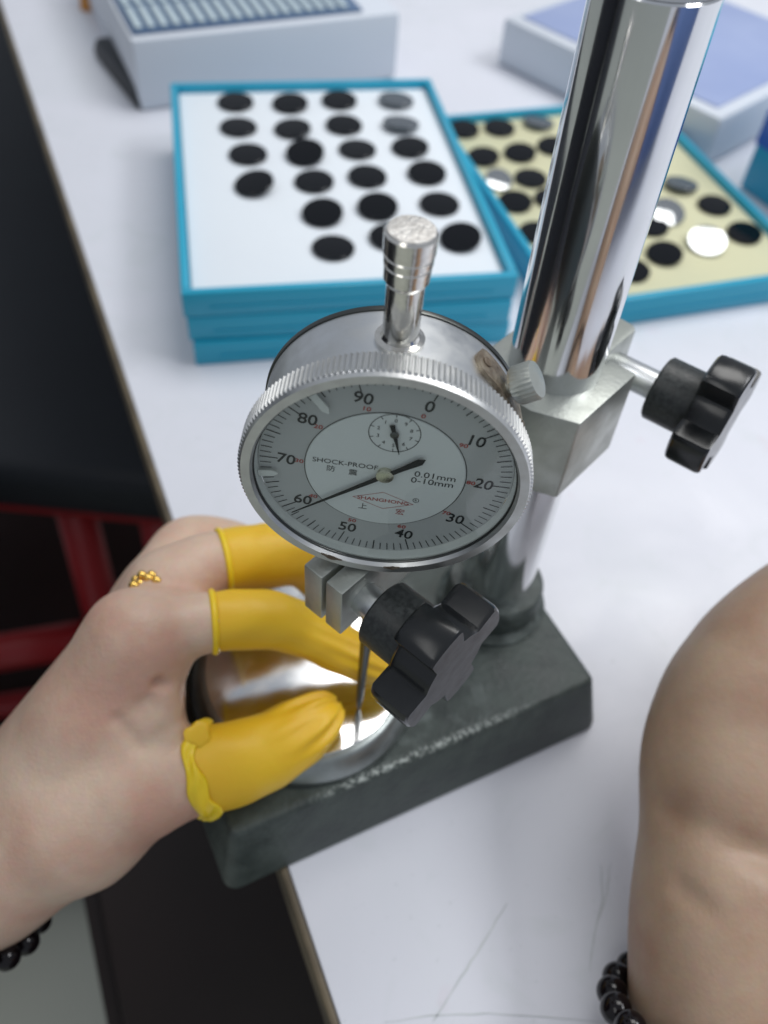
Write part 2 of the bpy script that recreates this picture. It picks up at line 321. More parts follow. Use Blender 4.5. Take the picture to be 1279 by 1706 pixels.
# ================================================================== SETTING
FLOOR = -0.75
fl = link('floor', mesh('floor', [(-3, -3, FLOOR), (3, -3, FLOOR), (3, 4, FLOOR), (-3, 4, FLOOR)], [(0, 1, 2, 3)]), M['floor']); fl['kind'] = 'structure'

E0 = np.array([-0.0011, 0.0517]); EV = np.array([-0.4475, 0.8943]); NV = np.array([0.8943, 0.4475])
TZ = math.atan2(EV[1], EV[0]) - math.pi / 2           # table: local y along its left edge, local x to the right
tb = empty('table', (E0[0], E0[1], 0), TZ); tag(tb, 'white laminate work table with a worn brown edge under the gauge stand', 'table')
box('table_top', 0.0025, 1.25, -0.9, 1.75, -0.022, 0.0, M['table'], tb, 0.0012)
box('edge_band', 0.0, 0.0024, -0.9, 1.75, -0.0235, -0.0004, M['edge'], tb, 0.0008)
box('side_rail', 0.012, 0.035, -0.85, 1.7, -0.075, -0.0225, M['wood_dark'], tb)
for lx in (0.06, 1.19):
    for ly in (-0.8, 1.65): box('leg', lx - 0.02, lx + 0.02, ly - 0.02, ly + 0.02, FLOOR + 0.001, -0.0765, M['wood_dark'], tb, 0.002)
def mark(px, w, name='scratch'):
    P = [np.array(onz(u, v, 0)[:2]) - E0 for u, v in px]; c, s_ = math.cos(-TZ), math.sin(-TZ)
    P = [np.array([c * p[0] - s_ * p[1], s_ * p[0] + c * p[1]]) for p in P]; V = []; F = []
    for i, p in enumerate(P):
        t = P[min(i + 1, len(P) - 1)] - P[max(i - 1, 0)]; t /= np.linalg.norm(t); n = np.array([-t[1], t[0]])
        ww = w * (0.35 + 0.65 * math.sin(math.pi * (i + 0.5) / len(P))) * random.uniform(.7, 1.2)
        for sgn in (-1, 1): q = p + n * ww * sgn; V.append((q[0], q[1], 0.00025))
    for i in range(len(P) - 1): F.append((2 * i, 2 * i + 1, 2 * i + 3, 2 * i + 2))
    link(name, mesh(name, V, F), M['pencil'], tb)
def lerp_px(pts, n=14, j=1.2):
    out = []
    for i in range(n + 1):
        t = i / n * (len(pts) - 1); k = min(int(t), len(pts) - 2); f = t - k
        out.append((pts[k][0] * (1 - f) + pts[k + 1][0] * f + random.uniform(-j, j), pts[k][1] * (1 - f) + pts[k + 1][1] * f + random.uniform(-j, j)))
    return out
mark(lerp_px([(722, 1702), (765, 1635), (805, 1570), (845, 1505)]), 0.00035)
mark(lerp_px([(640, 1703), (740, 1690), (830, 1689), (1010, 1704)], 20), 0.00022)
mark(lerp_px([(1000, 1440), (1003, 1500), (990, 1560), (982, 1620)]), 0.00028)
mark(lerp_px([(1016, 1440), (1010, 1490), (999, 1530)]), 0.0002)

# dark cabinet under the table, carton and bench to the left
cb = empty('cabinet', (E0[0], E0[1], FLOOR), TZ); tag(cb, 'dark brown cabinet standing on the floor beneath the table edge', 'cabinet')
box('carcass', -0.078, 0.30, -0.55, 0.19, 0.001, 0.515, M['wood_dark'], cb, 0.003)
box('cabinet_top', -0.080, 0.302, -0.552, 0.192, 0.5155, 0.53, M['wood_dark'], cb, 0.002)
box('door', -0.092, -0.0785, -0.17, 0.185, 0.03, 0.50, M['wood_dark'], cb, 0.002)
bn = empty('bench', (-0.45, 0.95, FLOOR)); tag(bn, 'black padded bench with red painted legs and foot rail left of the table', 'bench')
box('seat', -0.40, 0.36, -0.465, 0.60, 0.415, 0.475, M['bench'], bn, 0.018, 3)
box('apron', -0.37, 0.33, -0.44, 0.57, 0.385, 0.4145, M['red'], bn, 0.004)
for (x, y) in ((0.155, -0.425), (0.235, -0.425), (-0.34, -0.425), (0.30, 0.54), (-0.34, 0.54)):
    tube('leg', [(x + 0.002, y, 0.386), (x + 0.012, y - 0.035, 0.2), (x + 0.02, y - 0.07, 0.016)], 0.019, M['red'], bn)
tube('foot_rail', [(-0.33, -0.475, 0.23), (-0.1, -0.50, 0.23), (0.06, -0.51, 0.235), (0.165, -0.475, 0.235)], 0.02, M['red'], bn)
tube('foot_rail', [(-0.33, -0.482, 0.16), (0.0, -0.54, 0.15), (0.17, -0.485, 0.14)], 0.014, M['red'], bn)
sb = empty('dark_filler_box', (-0.40, 0.72, FLOOR)); tag(sb, 'dark brown box added to darken the gap under the black bench', 'box')  # added box, keeps the gap between the red legs dark
box('body', -0.42, 0.16, -0.42, 0.2, 0.001, 0.12, M['wood_dark'], sb, 0.006)
box('lid', -0.425, 0.165, -0.425, 0.205, 0.1205, 0.135, M['wood_dark'], sb, 0.006)

# ================================================================== GAUGE STAND
BO = np.array([0.0196, 0.1243]); BZ = R_(30); bu = np.array([math.cos(BZ), math.sin(BZ)]); bn_ = np.array([-math.sin(BZ), math.cos(BZ)])
AZ = R_(52.5); av = np.array([math.cos(AZ), math.sin(AZ)]); bv = np.array([math.sin(AZ), -math.cos(AZ)])
CO = np.array([0.0415, 0.186]); ST = np.array([-0.0006, 0.1327]); AN = np.array([-0.0210, 0.1466])
st = empty('gauge_stand', (BO[0], BO[1], 0), BZ); tag(st, 'dial gauge stand with green-grey cast base, chrome column, clamp arm and black knobs', 'gauge stand')
STM = Matrix.Translation((BO[0], BO[1], 0)) @ Matrix.Rotation(BZ, 4, 'Z'); INV = STM.inverted()
def rrect(x0, x1, y0, y1, r, n=6):
    out = []
    for cx, cy, a0 in ((x1 - r, y1 - r, 0), (x0 + r, y1 - r, 90), (x0 + r, y0 + r, 180), (x1 - r, y0 + r, 270)):
        for i in range(n + 1): a = R_(a0 + 90 * i / n); out.append((cx + r * math.cos(a), cy + r * math.sin(a)))
    return out
def loft(name, rings, m, parent, auto=35):
    V = []; F = []; n = len(rings[0][0])
    for pts, z in rings: V += [(p[0], p[1], z) for p in pts]
    for k in range(len(rings) - 1):
        for i in range(n): j = (i + 1) % n; F.append((k * n + i, k * n + j, (k + 1) * n + j, (k + 1) * n + i))
    F.append(tuple(range(n))[::-1]); F.append(tuple((len(rings) - 1) * n + i for i in range(n)))
    bm = bmesh.new(); me = mesh('t', V, F); bm.from_mesh(me); bpy.data.meshes.remove(me); return bmobj(name, bm, m, parent, auto=auto)
BL, BR, BD = -0.0635, 0.0665, 0.083
def off(o, r): return rrect(BL - o, BR + o, -o, BD + o, r)
loft('base', [(off(0.0048, 0.004), 0.0006), (off(0.0058, 0.0045), 0.0016), (off(0.0056, 0.0045), 0.0036), (off(0.0007, 0.003), 0.0280), (off(0.0001, 0.0027), 0.0293), (off(-0.0006, 0.0024), 0.0298), (off(-0.0016, 0.002), 0.0300)], M['base'], st)
def loc(x, y, z): return INV @ Vector((x, y, z))
anv = lathe('anvil', [(0.0372, 0.0302), (0.0376, 0.0310), (0.0374, 0.0335), (0.0345, 0.0385), (0.0335, 0.0393), (0.0322, 0.03965)], M['anvil_side'], st, 96, Matrix.Translation(loc(AN[0], AN[1], 0)))
lathe('anvil_face', [(0.0321, 0.0393), (0.0321, 0.03985), (0.0318, 0.0400)], M['anvil'], anv, 96, auto=8)
lathe('column_socket', [(0.0195, 0.0301), (0.0195, 0.0312), (0.0170, 0.0335), (0.0168, 0.0430), (0.0158, 0.0445), (0.0127, 0.0447)], M['base'], st, 64, Matrix.Translation(loc(CO[0], CO[1], 0)))
col = lathe('column', [(0.0125, 0.034), (0.0125, 0.2353), (0.0121, 0.2357)], M['chrome'], st, 96, Matrix.Translation(loc(CO[0], CO[1], 0)), auto=25)
lathe('column_cap', [(0.0120, 0.2358), (0.0118, 0.2366), (0.0095, 0.2372)], M['satin'], col, 64)
AM = Matrix.Rotation(AZ - BZ, 4, 'Z')                  # arm frame: local x along the arm (towards the column), local y = -b
def arm_mtx(p, z=0.0): v = loc(p[0], p[1], z); return Matrix.Translation(v) @ AM
LA = float((CO - ST) @ av); OFFB = float((CO - ST) @ bv)
# arm between dial stem and column clamp (origin at the stem); forked by a slit at the stem end
def ab(a, b): return (a, -b)
arm = prism('arm', [ab(*p) for p in ((-0.0195, 0.0009), (-0.0195, 0.0061), (LA - 0.012, 0.0061), (LA - 0.012, -0.0061), (-0.0195, -0.0061), (-0.0195, -0.0003), (0.006, -0.0003), (0.006, 0.0009))], 0.113, 0.130, M['cast'], st, 0.0005, arm_mtx(ST))
cl_pts = [(-0.0145, 0.0178), (0.0128, 0.0178), (0.0128, 0.0098), (0.0085, 0.0092), (0.0085, 0.0078), (0.0290, 0.0078), (0.0305, 0.0060), (0.0305, -0.0030), (0.0285, -0.0050), (0.0128, -0.0120), (0.0100, -0.0165), (-0.0145, -0.0165), (-0.0185, -0.0075), (-0.0195, -0.003), (-0.0195, 0.006), (-0.0180, 0.0095)]
clamp = prism('column_clamp', [ab(*p) for p in cl_pts], 0.1135, 0.142, M['cast'], st, 0.0006, arm_mtx(CO))
box('slit', 0.0087, 0.0296, -0.0094, -0.0080, 0.1140, 0.1415, M['black_gap'], clamp) if False else None
def star_profile(R0, n=4, cnt=96, spin=0.0):
    out = []
    for i in range(cnt):
        a = 2 * math.pi * i / cnt; c = math.cos(n * (a + spin)); w = 1 / (1 + math.exp(-11 * (c - 0.02)))
        out.append((R0 * (0.63 + 0.37 * w) * math.cos(a), R0 * (0.63 + 0.37 * w) * math.sin(a)))
    return out
def knob(p, d, L0, L1, L2, hub_r, star_r, spin, r_shaft=0.0042):
    """clamp knob: threaded shaft, round hub and lobed star handle, all along d from p"""
    mt = INV @ axis_mtx(p, d, spin)
    hub = lathe('knob', [(hub_r * 0.93, L0), (hub_r, L0 + 0.0006), (hub_r, L1 + 0.001), (hub_r * 0.9, L1 + 0.003)], M['knob_hub'], st, 64, mt)
    lathe('shaft', [(r_shaft * 0.8, -0.001), (r_shaft, 0.0004), (r_shaft, L0 + 0.001), (r_shaft * .8, L0 + 0.0015)], M['satin'], hub, 40)
    pts = star_profile(star_r)
    rings = [([(x * .93, y * .93) for x, y in pts], L1), ([(x * .985, y * .985) for x, y in pts], L1 + 0.0006), (pts, L1 + 0.0016), (pts, L2 - 0.0014), ([(x * .985, y * .985) for x, y in pts], L2 - 0.0005), ([(x * .955, y * .955) for x, y in pts], L2)]
    loft('star_handle', rings, M['knob'], hub, auto=24); return hub
p0 = ST + av * -0.012 + bv * 0.0061
knob((p0[0], p0[1], 0.1215), (bv[0], bv[1], 0.0), 0.0060, 0.0170, 0.0280, 0.0086, 0.0168, R_(20))
kd = np.array([math.cos(R_(-32.4)), math.sin(R_(-32.4))]); p1 = np.array([0.0682, 0.1939]) - kd * 0.0092
knob((p1[0], p1[1], 0.133), (kd[0], kd[1], 0.0), 0.0140, 0.0255, 0.0360, 0.0092, 0.0175, R_(10))

# ================================================================== DIAL INDICATOR (local frame: x right, z up, y into the dial; origin = front centre of the bezel)
DC = (-0.0006, 0.1197, 0.161)
di = empty('dial_indicator', DC); di.rotation_euler = (0, 0.0125, 0)
tag(di, 'round silver dial indicator clamped by its stem above the stand base', 'dial gauge')
YM = Matrix.Rotation(R_(-90), 4, 'X')                  # lathe +Z -> +Y (depth)
NK = 168
def knurl(i, j): return 1.0 if j not in (5, 6) else (1.0 if i % 4 in (0, 1) else 0.984)
bez = lathe('bezel', [(0.02715, 0.0046), (0.02690, 0.0009), (0.02735, 0.0), (0.02920, 0.0), (0.02950, 0.0009), (0.0300, 0.0012), (0.0300, 0.0060), (0.0294, 0.0063), (0.0276, 0.0065), (0.0276, 0.0046)], M['bezel'], di, NK * 4, YM, closed=True, auto=18, rfun=knurl)
lathe('retaining_ring', [(0.02705, 0.00125), (0.02672, 0.00110), (0.02662, 0.00125), (0.02662, 0.00155), (0.02705, 0.00155)], M['steel_dark'], bez, 128, closed=True)
lathe('dial_wall', [(0.0270, 0.0020), (0.0267, 0.0020), (0.0263, 0.0041), (0.0270, 0.0041)], M['wall'], bez, 128, closed=True)
for a0, a1, rr in ((196, 207, 0.02712), (168, 176, 0.02712)):
    V = []; F = []; N = 10
    for i in range(N + 1):
        a = R_(a0 + (a1 - a0) * i / N); w = 0.0008 * math.sin(math.pi * (i + .4) / (N + .8)) * random.uniform(.6, 1.2)
        for rq in (rr - w * 0.4, rr + w): V.append((rq * math.sin(a), 0.0 - 0.00012, rq * math.cos(a)))
    for i in range(N): F.append((2 * i, 2 * i + 1, 2 * i + 3, 2 * i + 2))
    bm = bmesh.new(); me = mesh('g', V, F); bm.from_mesh(me); bmesh.ops.solidify(bm, geom=list(bm.faces), thickness=0.0002)
    o = bmobj('grime_patch', bm, M['grime'], bez); o.matrix_local = YM.inverted()
lathe('glass', [(0.0266, 0.0016), (0.0266, 0.0021)], M['glass'], di, 96, YM)
case = lathe('gauge_case', [(0.0262, 0.0046), (0.0273, 0.0064), (0.0273, 0.0214), (0.0268, 0.0219), (0.0255, 0.0221)], M['satin'], di, 128, YM, auto=25)
lathe('back_cover', [(0.0276, 0.0215), (0.0277, 0.0219), (0.0277, 0.0226), (0.0268, 0.0233), (0.02, 0.0236)], M['steel_dark'], di, 128, YM)
FY = 0.0040
lathe('dial_face', [(0.0262, FY), (0.0262, FY + 0.0005)], M['scale'], di, 128, YM)
lathe('centre_plate', [(0.0163, FY - 0.00035), (0.0165, FY - 0.0002), (0.0165, FY - 0.00002)], M['plate'], di, 96, YM, auto=20)
lathe('plate_outline', [(0.0166, FY - 0.00006), (0.01675, FY - 0.00008), (0.01675, FY - 0.00002), (0.0166, FY - 0.00002)], M['steel_dark'], di, 96, YM, closed=True)
face_root = [o for o in di.children if o.name.startswith('dial_face')][0]; plate_root = [o for o in di.children if o.name.startswith('centre_plate')][0]
FI = YM.inverted()
def flat(name, polys, y, m, parent):
    V = []; F = []
    for p in polys:
        k = len(V); V += [(q[0], y, q[1]) for q in p]; F.append(tuple(range(k, k + len(p))))
    o = link(name, mesh(name, V, F), m, parent); o.matrix_local = FI; return o
ROTD = 20.0
ticks = []
for i in range(100):
    a = R_(ROTD + 3.6 * i); r1 = 0.0259; r0 = 0.0222 if i % 10 == 0 else (0.0229 if i % 5 == 0 else 0.0236); w = 0.00010 if i % 5 else 0.00013
    s_, c = math.sin(a), math.cos(a); ticks.append([(r * s_ + sg * w * c, r * c - sg * w * s_) for r, sg in ((r0, -1), (r0, 1), (r1, 1), (r1, -1))])
flat('scale_mark', ticks, FY - 0.00008, M['ink'], face_root)
def text(name, s, x, z, h, m, y, parent, ang=0.0, sx=1.0, bold=0.0):
    c = bpy.data.curves.new(name, 'FONT'); c.body = s; c.size = h * 1.38; c.align_x = 'CENTER'; c.align_y = 'CENTER'; c.resolution_u = 3; c.offset = bold
    t = bpy.data.objects.new('tmp_text', c); COL.objects.link(t); dg = bpy.context.evaluated_depsgraph_get()
    me = bpy.data.meshes.new_from_object(t.evaluated_get(dg)); bpy.data.objects.remove(t)
    o = link(name, me, m, parent)
    o.matrix_local = FI @ Matrix.Translation((x, y, z)) @ Matrix.Rotation(ang, 4, 'Y') @ Matrix.Rotation(R_(90), 4, 'X') @ Matrix.Diagonal((sx, 1, 1, 1)); return o
for i in range(10):
    a = R_(ROTD + 36 * i); r = 0.0205
    text('numeral', str(i * 10), r * math.sin(a), r * math.cos(a), 0.0029, M['ink'], FY - 0.00009, face_root, R_(9), 1.0, 0.00006)
    text('red_numeral', str((10 - i) * 10 % 100), 0.0178 * math.sin(a), 0.0178 * math.cos(a), 0.0011, M['ink_red'], FY - 0.00009, face_root, R_(8), 1.25, 0.00003)
PY = FY - 0.00042
def ring_poly(r, w, cx, cz, n=64): return [[((r + q) * math.sin(a) + cx, (r + q) * math.cos(a) + cz) for a, q in ((2 * math.pi * i / n, -w), (2 * math.pi * i / n, w), (2 * math.pi * (i + 1) / n, w), (2 * math.pi * (i + 1) / n, -w))] for i in range(n)]
SX, SZ = 0.0010, 0.0117
polys = ring_poly(0.0051, 0.00008, SX, SZ)
for i in range(10):
    a = R_(36 * i); s_, c = math.sin(a), math.cos(a); polys.append([(SX + r * s_ + sg * .00008 * c, SZ + r * c - sg * .00008 * s_) for r, sg in ((.0043, -1), (.0043, 1), (.0051, 1), (.0051, -1))])
    text('small_numeral', str((10 - i) % 10), SX + .0034 * s_, SZ + .0034 * c, 0.00095, M['ink'], PY, plate_root, R_(4))
flat('small_dial_ring', polys, PY, M['ink'], plate_root)
text('lettering', 'SHOCK-PROOF', -0.0083, 0.0016, 0.00135, M['ink'], PY, plate_root, R_(3), 1.05)
text('lettering', '防', -0.0112, -0.0004, 0.0014, M['ink'], PY, plate_root, R_(3))
text('lettering', '震', -0.0066, -0.0009, 0.0014, M['ink'], PY, plate_root, R_(3))
text('lettering', '0.01mm', 0.0103, 0.0005, 0.0017, M['ink'], PY, plate_root, R_(3), 1.15)
text('lettering', '0-10mm', 0.0099, -0.0014, 0.0017, M['ink'], PY, plate_root, R_(3), 1.15)
dm = [(-0.0064, -0.0083), (0.0001, -0.0059), (0.0068, -0.0089), (0.0003, -0.0113)]; w = 0.00009; cxm = sum(p[0] for p in dm) / 4; czm = sum(p[1] for p in dm) / 4
inn = [(cxm + (x - cxm) * 0.955, czm + (z - czm) * 0.955) for x, z in dm]
flat('red_diamond', [[dm[i], dm[(i + 1) % 4], inn[(i + 1) % 4], inn[i]] for i in range(4)], PY, M['ink_red'], plate_root)
text('lettering', 'SHANGHONG', 0.0002, -0.0086, 0.00105, M['ink_red'], PY, plate_root, R_(3), 1.2, 0.00002)
text('lettering', '上', -0.0040, -0.0112, 0.0015, M['ink'], PY, plate_root, R_(3)); text('lettering', '宏', 0.0041, -0.0119, 0.0015, M['ink_red'], PY, plate_root, R_(3))
text('lettering', 'R', 0.0071, -0.0075, 0.0006, M['ink'], PY, plate_root); flat('registered_ring', ring_poly(0.00062, 0.00006, 0.0071, -0.0075, 24), PY, M['ink'], plate_root)
def pointer(name, pts, y0, y1, cx, cz, ang, parent, m):
    bm = bmesh.new(); c, s_ = math.cos(ang), math.sin(ang)
    q = [(cx + x * c + z * s_, cz - x * s_ + z * c) for x, z in pts]; f = [bm.verts.new((x, y0, z)) for x, z in q]; b = [bm.verts.new((x, y1, z)) for x, z in q]
    bm.faces.new(f); bm.faces.new(b[::-1])
    for i in range(len(q)): j = (i + 1) % len(q); bm.faces.new((f[i], f[j], b[j], b[i]))
    return bmobj(name, bm, m, parent)
PTY = FY - 0.0013
pt = pointer('pointer', [(-0.00008, 0.0242), (0.00008, 0.0242), (0.00055, 0.002), (0.00055, -0.004), (0.00085, -0.0085), (0.0, -0.0098), (-0.00085, -0.0085), (-0.00055, -0.004), (-0.00055, 0.002)], PTY, PTY + 0.0002, 0.0, 0.0, R_(232.5), di, M['hand_black'])
hb = lathe('hub', [(0.0016, -0.0012), (0.0019, -0.0002), (0.0018, 0.0001), (0.0011, 0.00035)], M['hub'], pt, 32); hb.matrix_local = Matrix.Translation((0, PTY - 0.0001, 0)) @ Matrix.Rotation(R_(90), 4, 'X')
sp = pointer('small_pointer', [(-0.00006, 0.0055), (0.00006, 0.0055), (0.0004, 0.0008), (0.0004, -0.0010), (0.00055, -0.0026), (-0.00055, -0.0026), (-0.0004, -0.0010), (-0.0004, 0.0008)], FY - 0.0009, FY - 0.00075, SX, SZ, R_(166), di, M['hand_black'])
h2 = lathe('hub', [(0.0008, -0.0003), (0.0009, 0.0), (0.0006, 0.0002)], M['steel_dark'], sp, 20); h2.matrix_local = Matrix.Translation((SX, FY - 0.0010, SZ)) @ Matrix.Rotation(R_(90), 4, 'X')
# pale tabs painted in for the white reflections on the dial glass
for ang, r0, r1 in ((-37, 0.0198, 0.0252), (-97, 0.0222, 0.0263)):
    a = R_(ang); s_, c = math.sin(a), math.cos(a); P_ = [(r * s_ + sg * c, r * c - sg * s_) for r, sg in ((r1, -.0008), (r1, .0008), (r0 + .0012, .0008), (r0, .0001), (r0, -.0001), (r0 + .0012, -.0008))]
    pointer('glare_tab', P_, FY - 0.0012, FY - 0.0009, 0, 0, 0, di, M['wall'])
# stem, spindle (13 mm behind the front)
SY = 0.0130
def vl(name, prof, m, parent=di, n=48, **k): return lathe(name, prof, m, parent, n, Matrix.Translation((0, SY, 0)), **k)
top = vl('lifting_sleeve', [(0.0047, 0.0268), (0.0048, 0.0279), (0.0038, 0.0283), (0.0035, 0.0290), (0.0035, 0.0400), (0.0042, 0.0412), (0.0043, 0.0440), (0.0041, 0.0442), (0.0041, 0.0445), (0.00445, 0.0447), (0.0045, 0.0460), (0.0043, 0.0462), (0.0043, 0.0465), (0.00465, 0.0467), (0.00475, 0.0502), (0.0043, 0.0507)], M['stem'], auto=18)
lathe('sleeve_top', [(0.0043, 0.0), (0.0042, 0.0002), (0.0036, 0.0003)], M['stem_top'], top, 40, Matrix.Translation((0, 0, 0.0507)))
vl('lower_stem', [(0.0040, -0.0485), (0.0040, -0.0268)], M['satin'])
vl('spindle', [(0.0021, -0.066), (0.0021, -0.0484)], M['satin'])
vl('contact_point', [(0.0003, -0.12095), (0.0007, -0.1190), (0.00115, -0.1140), (0.0014, -0.095), (0.0020, -0.0655)], M['steel_dark'])
# worn bracket with knurled bezel clamp screw, right of the sleeve
th = R_(50); rad = Vector((math.sin(th), 0, math.cos(th)))
V = []; F = []; N = 18
for i in range(N + 1):
    t = i / N; a = R_(33 + 44 * t); hw = 0.0034 * min(1.0, math.sqrt(max(0.0, 1 - (2 * t - 1) ** 6)) + 0.15); yc = 0.0155 - 0.0038 * t
    for r in (0.0270, 0.0283):
        for sg in (-1, 1): V.append((r * math.sin(a), yc + sg * hw, r * math.cos(a)))
for i in range(N):
    k = 4 * i
    for a_, b_ in ((0, 1), (1, 3), (3, 2), (2, 0)): F.append((k + a_, k + b_, k + 4 + b_, k + 4 + a_))
F += [(0, 1, 3, 2), (4 * N, 4 * N + 2, 4 * N + 3, 4 * N + 1)]
bm = bmesh.new(); me = mesh('b', V, F); bm.from_mesh(me); brk = bmobj('clamp_bracket', bm, M['brass_worn'], di, auto=40)
for a in (38, 71):
    a = R_(a); p = Vector((0.0283 * math.sin(a), 0.0155 - 0.0038 * ((math.degrees(a) - 33) / 44), 0.0283 * math.cos(a)))
    lathe('rivet', [(0.0011, -0.0003), (0.0011, 0.0003), (0.0006, 0.0005)], M['grime'], brk, 20, axis_mtx(p, (math.sin(a), 0, math.cos(a))))
a = R_(53); p = Vector((0.0279 * math.sin(a), 0.0142, 0.0279 * math.cos(a)))
lathe('clamp_screw', [(0.0016, -0.001), (0.0016, 0.0016), (0.0036, 0.0018), (0.0040, 0.0024), (0.0040, 0.0060), (0.0037, 0.0066), (0.0030, 0.00665), (0.0012, 0.0072)], M['cast'], di, 96, axis_mtx(p, (math.sin(a), -0.10, math.cos(a))), rfun=lambda i, j: (1.0 if (i // 2) % 2 else 0.955) if j in (3, 4) else 1.0)

# ================================================================== TRAYS AND LENSES
def tray(x, y, z, rz, wd, ln, h, foam, label, recess=0.0035):
    t = empty('lens_tray', (x, y, z), rz); tag(t, label, 'tray')
    box('tray_floor', 0.0025, wd - 0.0025, 0.0025, ln - 0.0025, 0.0002, 0.002, M['teal'], t)
    for (x0, x1, y0, y1) in ((0, wd, 0, 0.0042), (0, wd, ln - 0.0042, ln), (0, 0.0042, 0.0043, ln - 0.0043), (wd - 0.0042, wd, 0.0043, ln - 0.0043)):
        box('tray_wall', x0, x1, y0, y1, 0.0001, h, M['teal'], t, 0.0009)
    box('rim', 0.012, wd - 0.012, -0.0007, -0.00005, h * 0.30, h * 0.42, M['teal'], t, 0.0003)
    if foam: box('foam_pad', 0.0046, wd - 0.0046, 0.0046, ln - 0.0046, 0.0022, h - recess, foam, t, 0.001)
    return t
TY = R_(14.3); TX = (-0.1025, 0.3310)
tray(TX[0] + 0.003, TX[1] - 0.001, 0.0, TY + R_(0.6), 0.160, 0.209, 0.0138, M['foam_w'], 'teal plastic tray at the bottom of the stack of three')
tray(TX[0] + 0.001, TX[1] + 0.0005, 0.0140, TY - R_(0.5), 0.160, 0.209, 0.0138, M['foam_w'], 'teal plastic tray in the middle of the stack of three')
tray(TX[0], TX[1], 0.0280, TY, 0.162, 0.210, 0.0140, M['foam_w'], 'teal plastic tray with white foam and black lenses on top of the stack', 0.0045)
Y2 = R_(21.2); yb = np.array([0.0080, 0.5755]); y2v = np.array([-math.sin(Y2), math.cos(Y2)]); y0_ = yb - y2v * 0.208
tray(y0_[0], y0_[1], 0.0, Y2, 0.157, 0.208, 0.0175, M['foam_y'], 'teal plastic tray lined with pale yellow foam behind the chrome column', 0.0045)
_lm = {}
def lens_mesh(r, t, m):
    k = (r, m.name)
    if k not in _lm:
        o = lathe('tmp_lens', [(r * .97, -t / 2), (r, -t / 2 + .0003), (r, t / 2 - .0003), (r * .97, t / 2), (r * .5, t / 2 + .00025)], m, None, 48, auto=30); _lm[k] = o.data; bpy.data.objects.remove(o)
    return _lm[k]
LENS = 'glossy black round lens lying on the white foam'; LENY = 'glossy black round lens lying on the pale yellow foam'
def lens(u, v, z, r, tilt, tdir, label, group, m='lens', nrm=None):
    me = lens_mesh(r, 0.0016, M[m]); o = link('lens', me, M[m]); P = onz(u, v, z)
    n = Vector(nrm) if nrm is not None else Vector((math.sin(R_(tilt)) * math.cos(R_(tdir)), math.sin(R_(tilt)) * math.sin(R_(tdir)), math.cos(R_(tilt))))
    n.normalize(); lift = r * math.sqrt(max(0, 1 - n.z ** 2)) + 0.0008 * n.z + 0.0002
    P = onz(u, v, z + lift)
    if z < 0.02:                                       # keep it inside the walls of the yellow foam tray
        lx = float((P[:2] - y0_) @ np.array([math.cos(Y2), math.sin(Y2)])); ly = float((P[:2] - y0_) @ y2v)
        cxl = min(max(lx, 0.0048 + r), 0.1522 - r); cyl = min(max(ly, 0.0048 + r), 0.2032 - r)
        P[:2] += np.array([math.cos(Y2), math.sin(Y2)]) * (cxl - lx) + y2v * (cyl - ly)
    o.matrix_world = axis_mtx(P, n); tag(o, label, 'lens', group); return o
ZW = 0.0375; G1 = 'black lenses on white foam'; G2 = 'black lenses on yellow foam'
_ord = ('nearest', 'second', 'third', 'fourth'); _rows = ('far', 'second', 'third', 'fourth', 'fifth', 'front')
_rc = [(0, 3), (0, 2), (0, 1), (1, 3), (1, 2), (1, 1)] + [(r, c) for r in (2, 3) for c in (3, 2, 1, 0)] + [(r, c) for r in (4, 5) for c in (2, 1, 0)]
for _k, (u, v, tl, td) in enumerate(((392, 170, 2, 250), (483, 172, 5, 250), (565, 167, 3, 260), (397, 212, 0.5, 0), (487, 214, 4, 200), (573, 208, 3, 300), (413, 257, 2, 270), (508, 254, 13, 255), (595, 249, 0.5, 90), (683, 245, 4, 220), (423, 305, 12, 215), (523, 302, 3, 230), (612, 294, 3, 300), (711, 288, 6, 270), (537, 354, 10, 250), (629, 344, 9, 265), (732, 340, 2, 280), (555, 413, 0.5, 90), (650, 395, 4, 280), (767, 395, 11, 235))):
    lens(u, v, ZW, 0.0108, tl, td, 'black lens on white foam, %s row, %s the wall beside the yellow tray' % (_rows[_rc[_k][0]], {0: 'next to', 1: 'second from', 2: 'third from', 3: 'fourth from'}[_rc[_k][1]]), G1)
lens(660, 166, ZW, 0.0108, 5, 60, 'dark grey lens in the far corner of the white foam tray', None, 'lens_grey')
lens(668, 205, ZW, 0.0108, 8, 80, 'pale grey lens beside the dark grey corner lens on white foam', None, 'lens_grey')
ZY = 0.0130
for u, v, tl, td in ((760, 216, 4, 240), (832, 213, 3, 250), (866, 254, 7, 230), (921, 243, 6, 230), (884, 297, 2, 250), (840, 338, 6, 250), (890, 388, 3, 250), (918, 331, 3, 250), (790, 262, 6, 220), (1190, 342, 3, 240), (1240, 388, 6, 240), (1107, 422, 9, 225), (1085, 376, 3, 250), (1052, 450, 4, 240)):
    lens(u, v, ZY, 0.0102, tl, td, 'glossy black lens on yellow foam in the half ' + ('beside the stacked trays' if u < 950 else 'beside the teal box'), G2)
lens(897, 203, ZY, 0.0102, 7, 70, 'dark blue-grey lens at the far edge of the yellow foam', None, 'lens_grey')
lens(1135, 306, ZY, 0.0104, 9, 75, 'dull grey lens right of the column on the yellow foam', None, 'lens_grey')
def half(u, v, z, L):
    P = Vector(onz(u, v, z)); return (Vector(CAM) - P).normalized() + (Vector(L) - P).normalized()
LP = (0.37, 1.0, 1.75)
lens(1178, 401, ZY, 0.0108, 0, 0, 'tilted lens flashing white between two black lenses on yellow foam', None, 'lens_coat', Vector(half(1178, 399, 0.016, LP)) + Vector((0.05, 0.09, 0)))
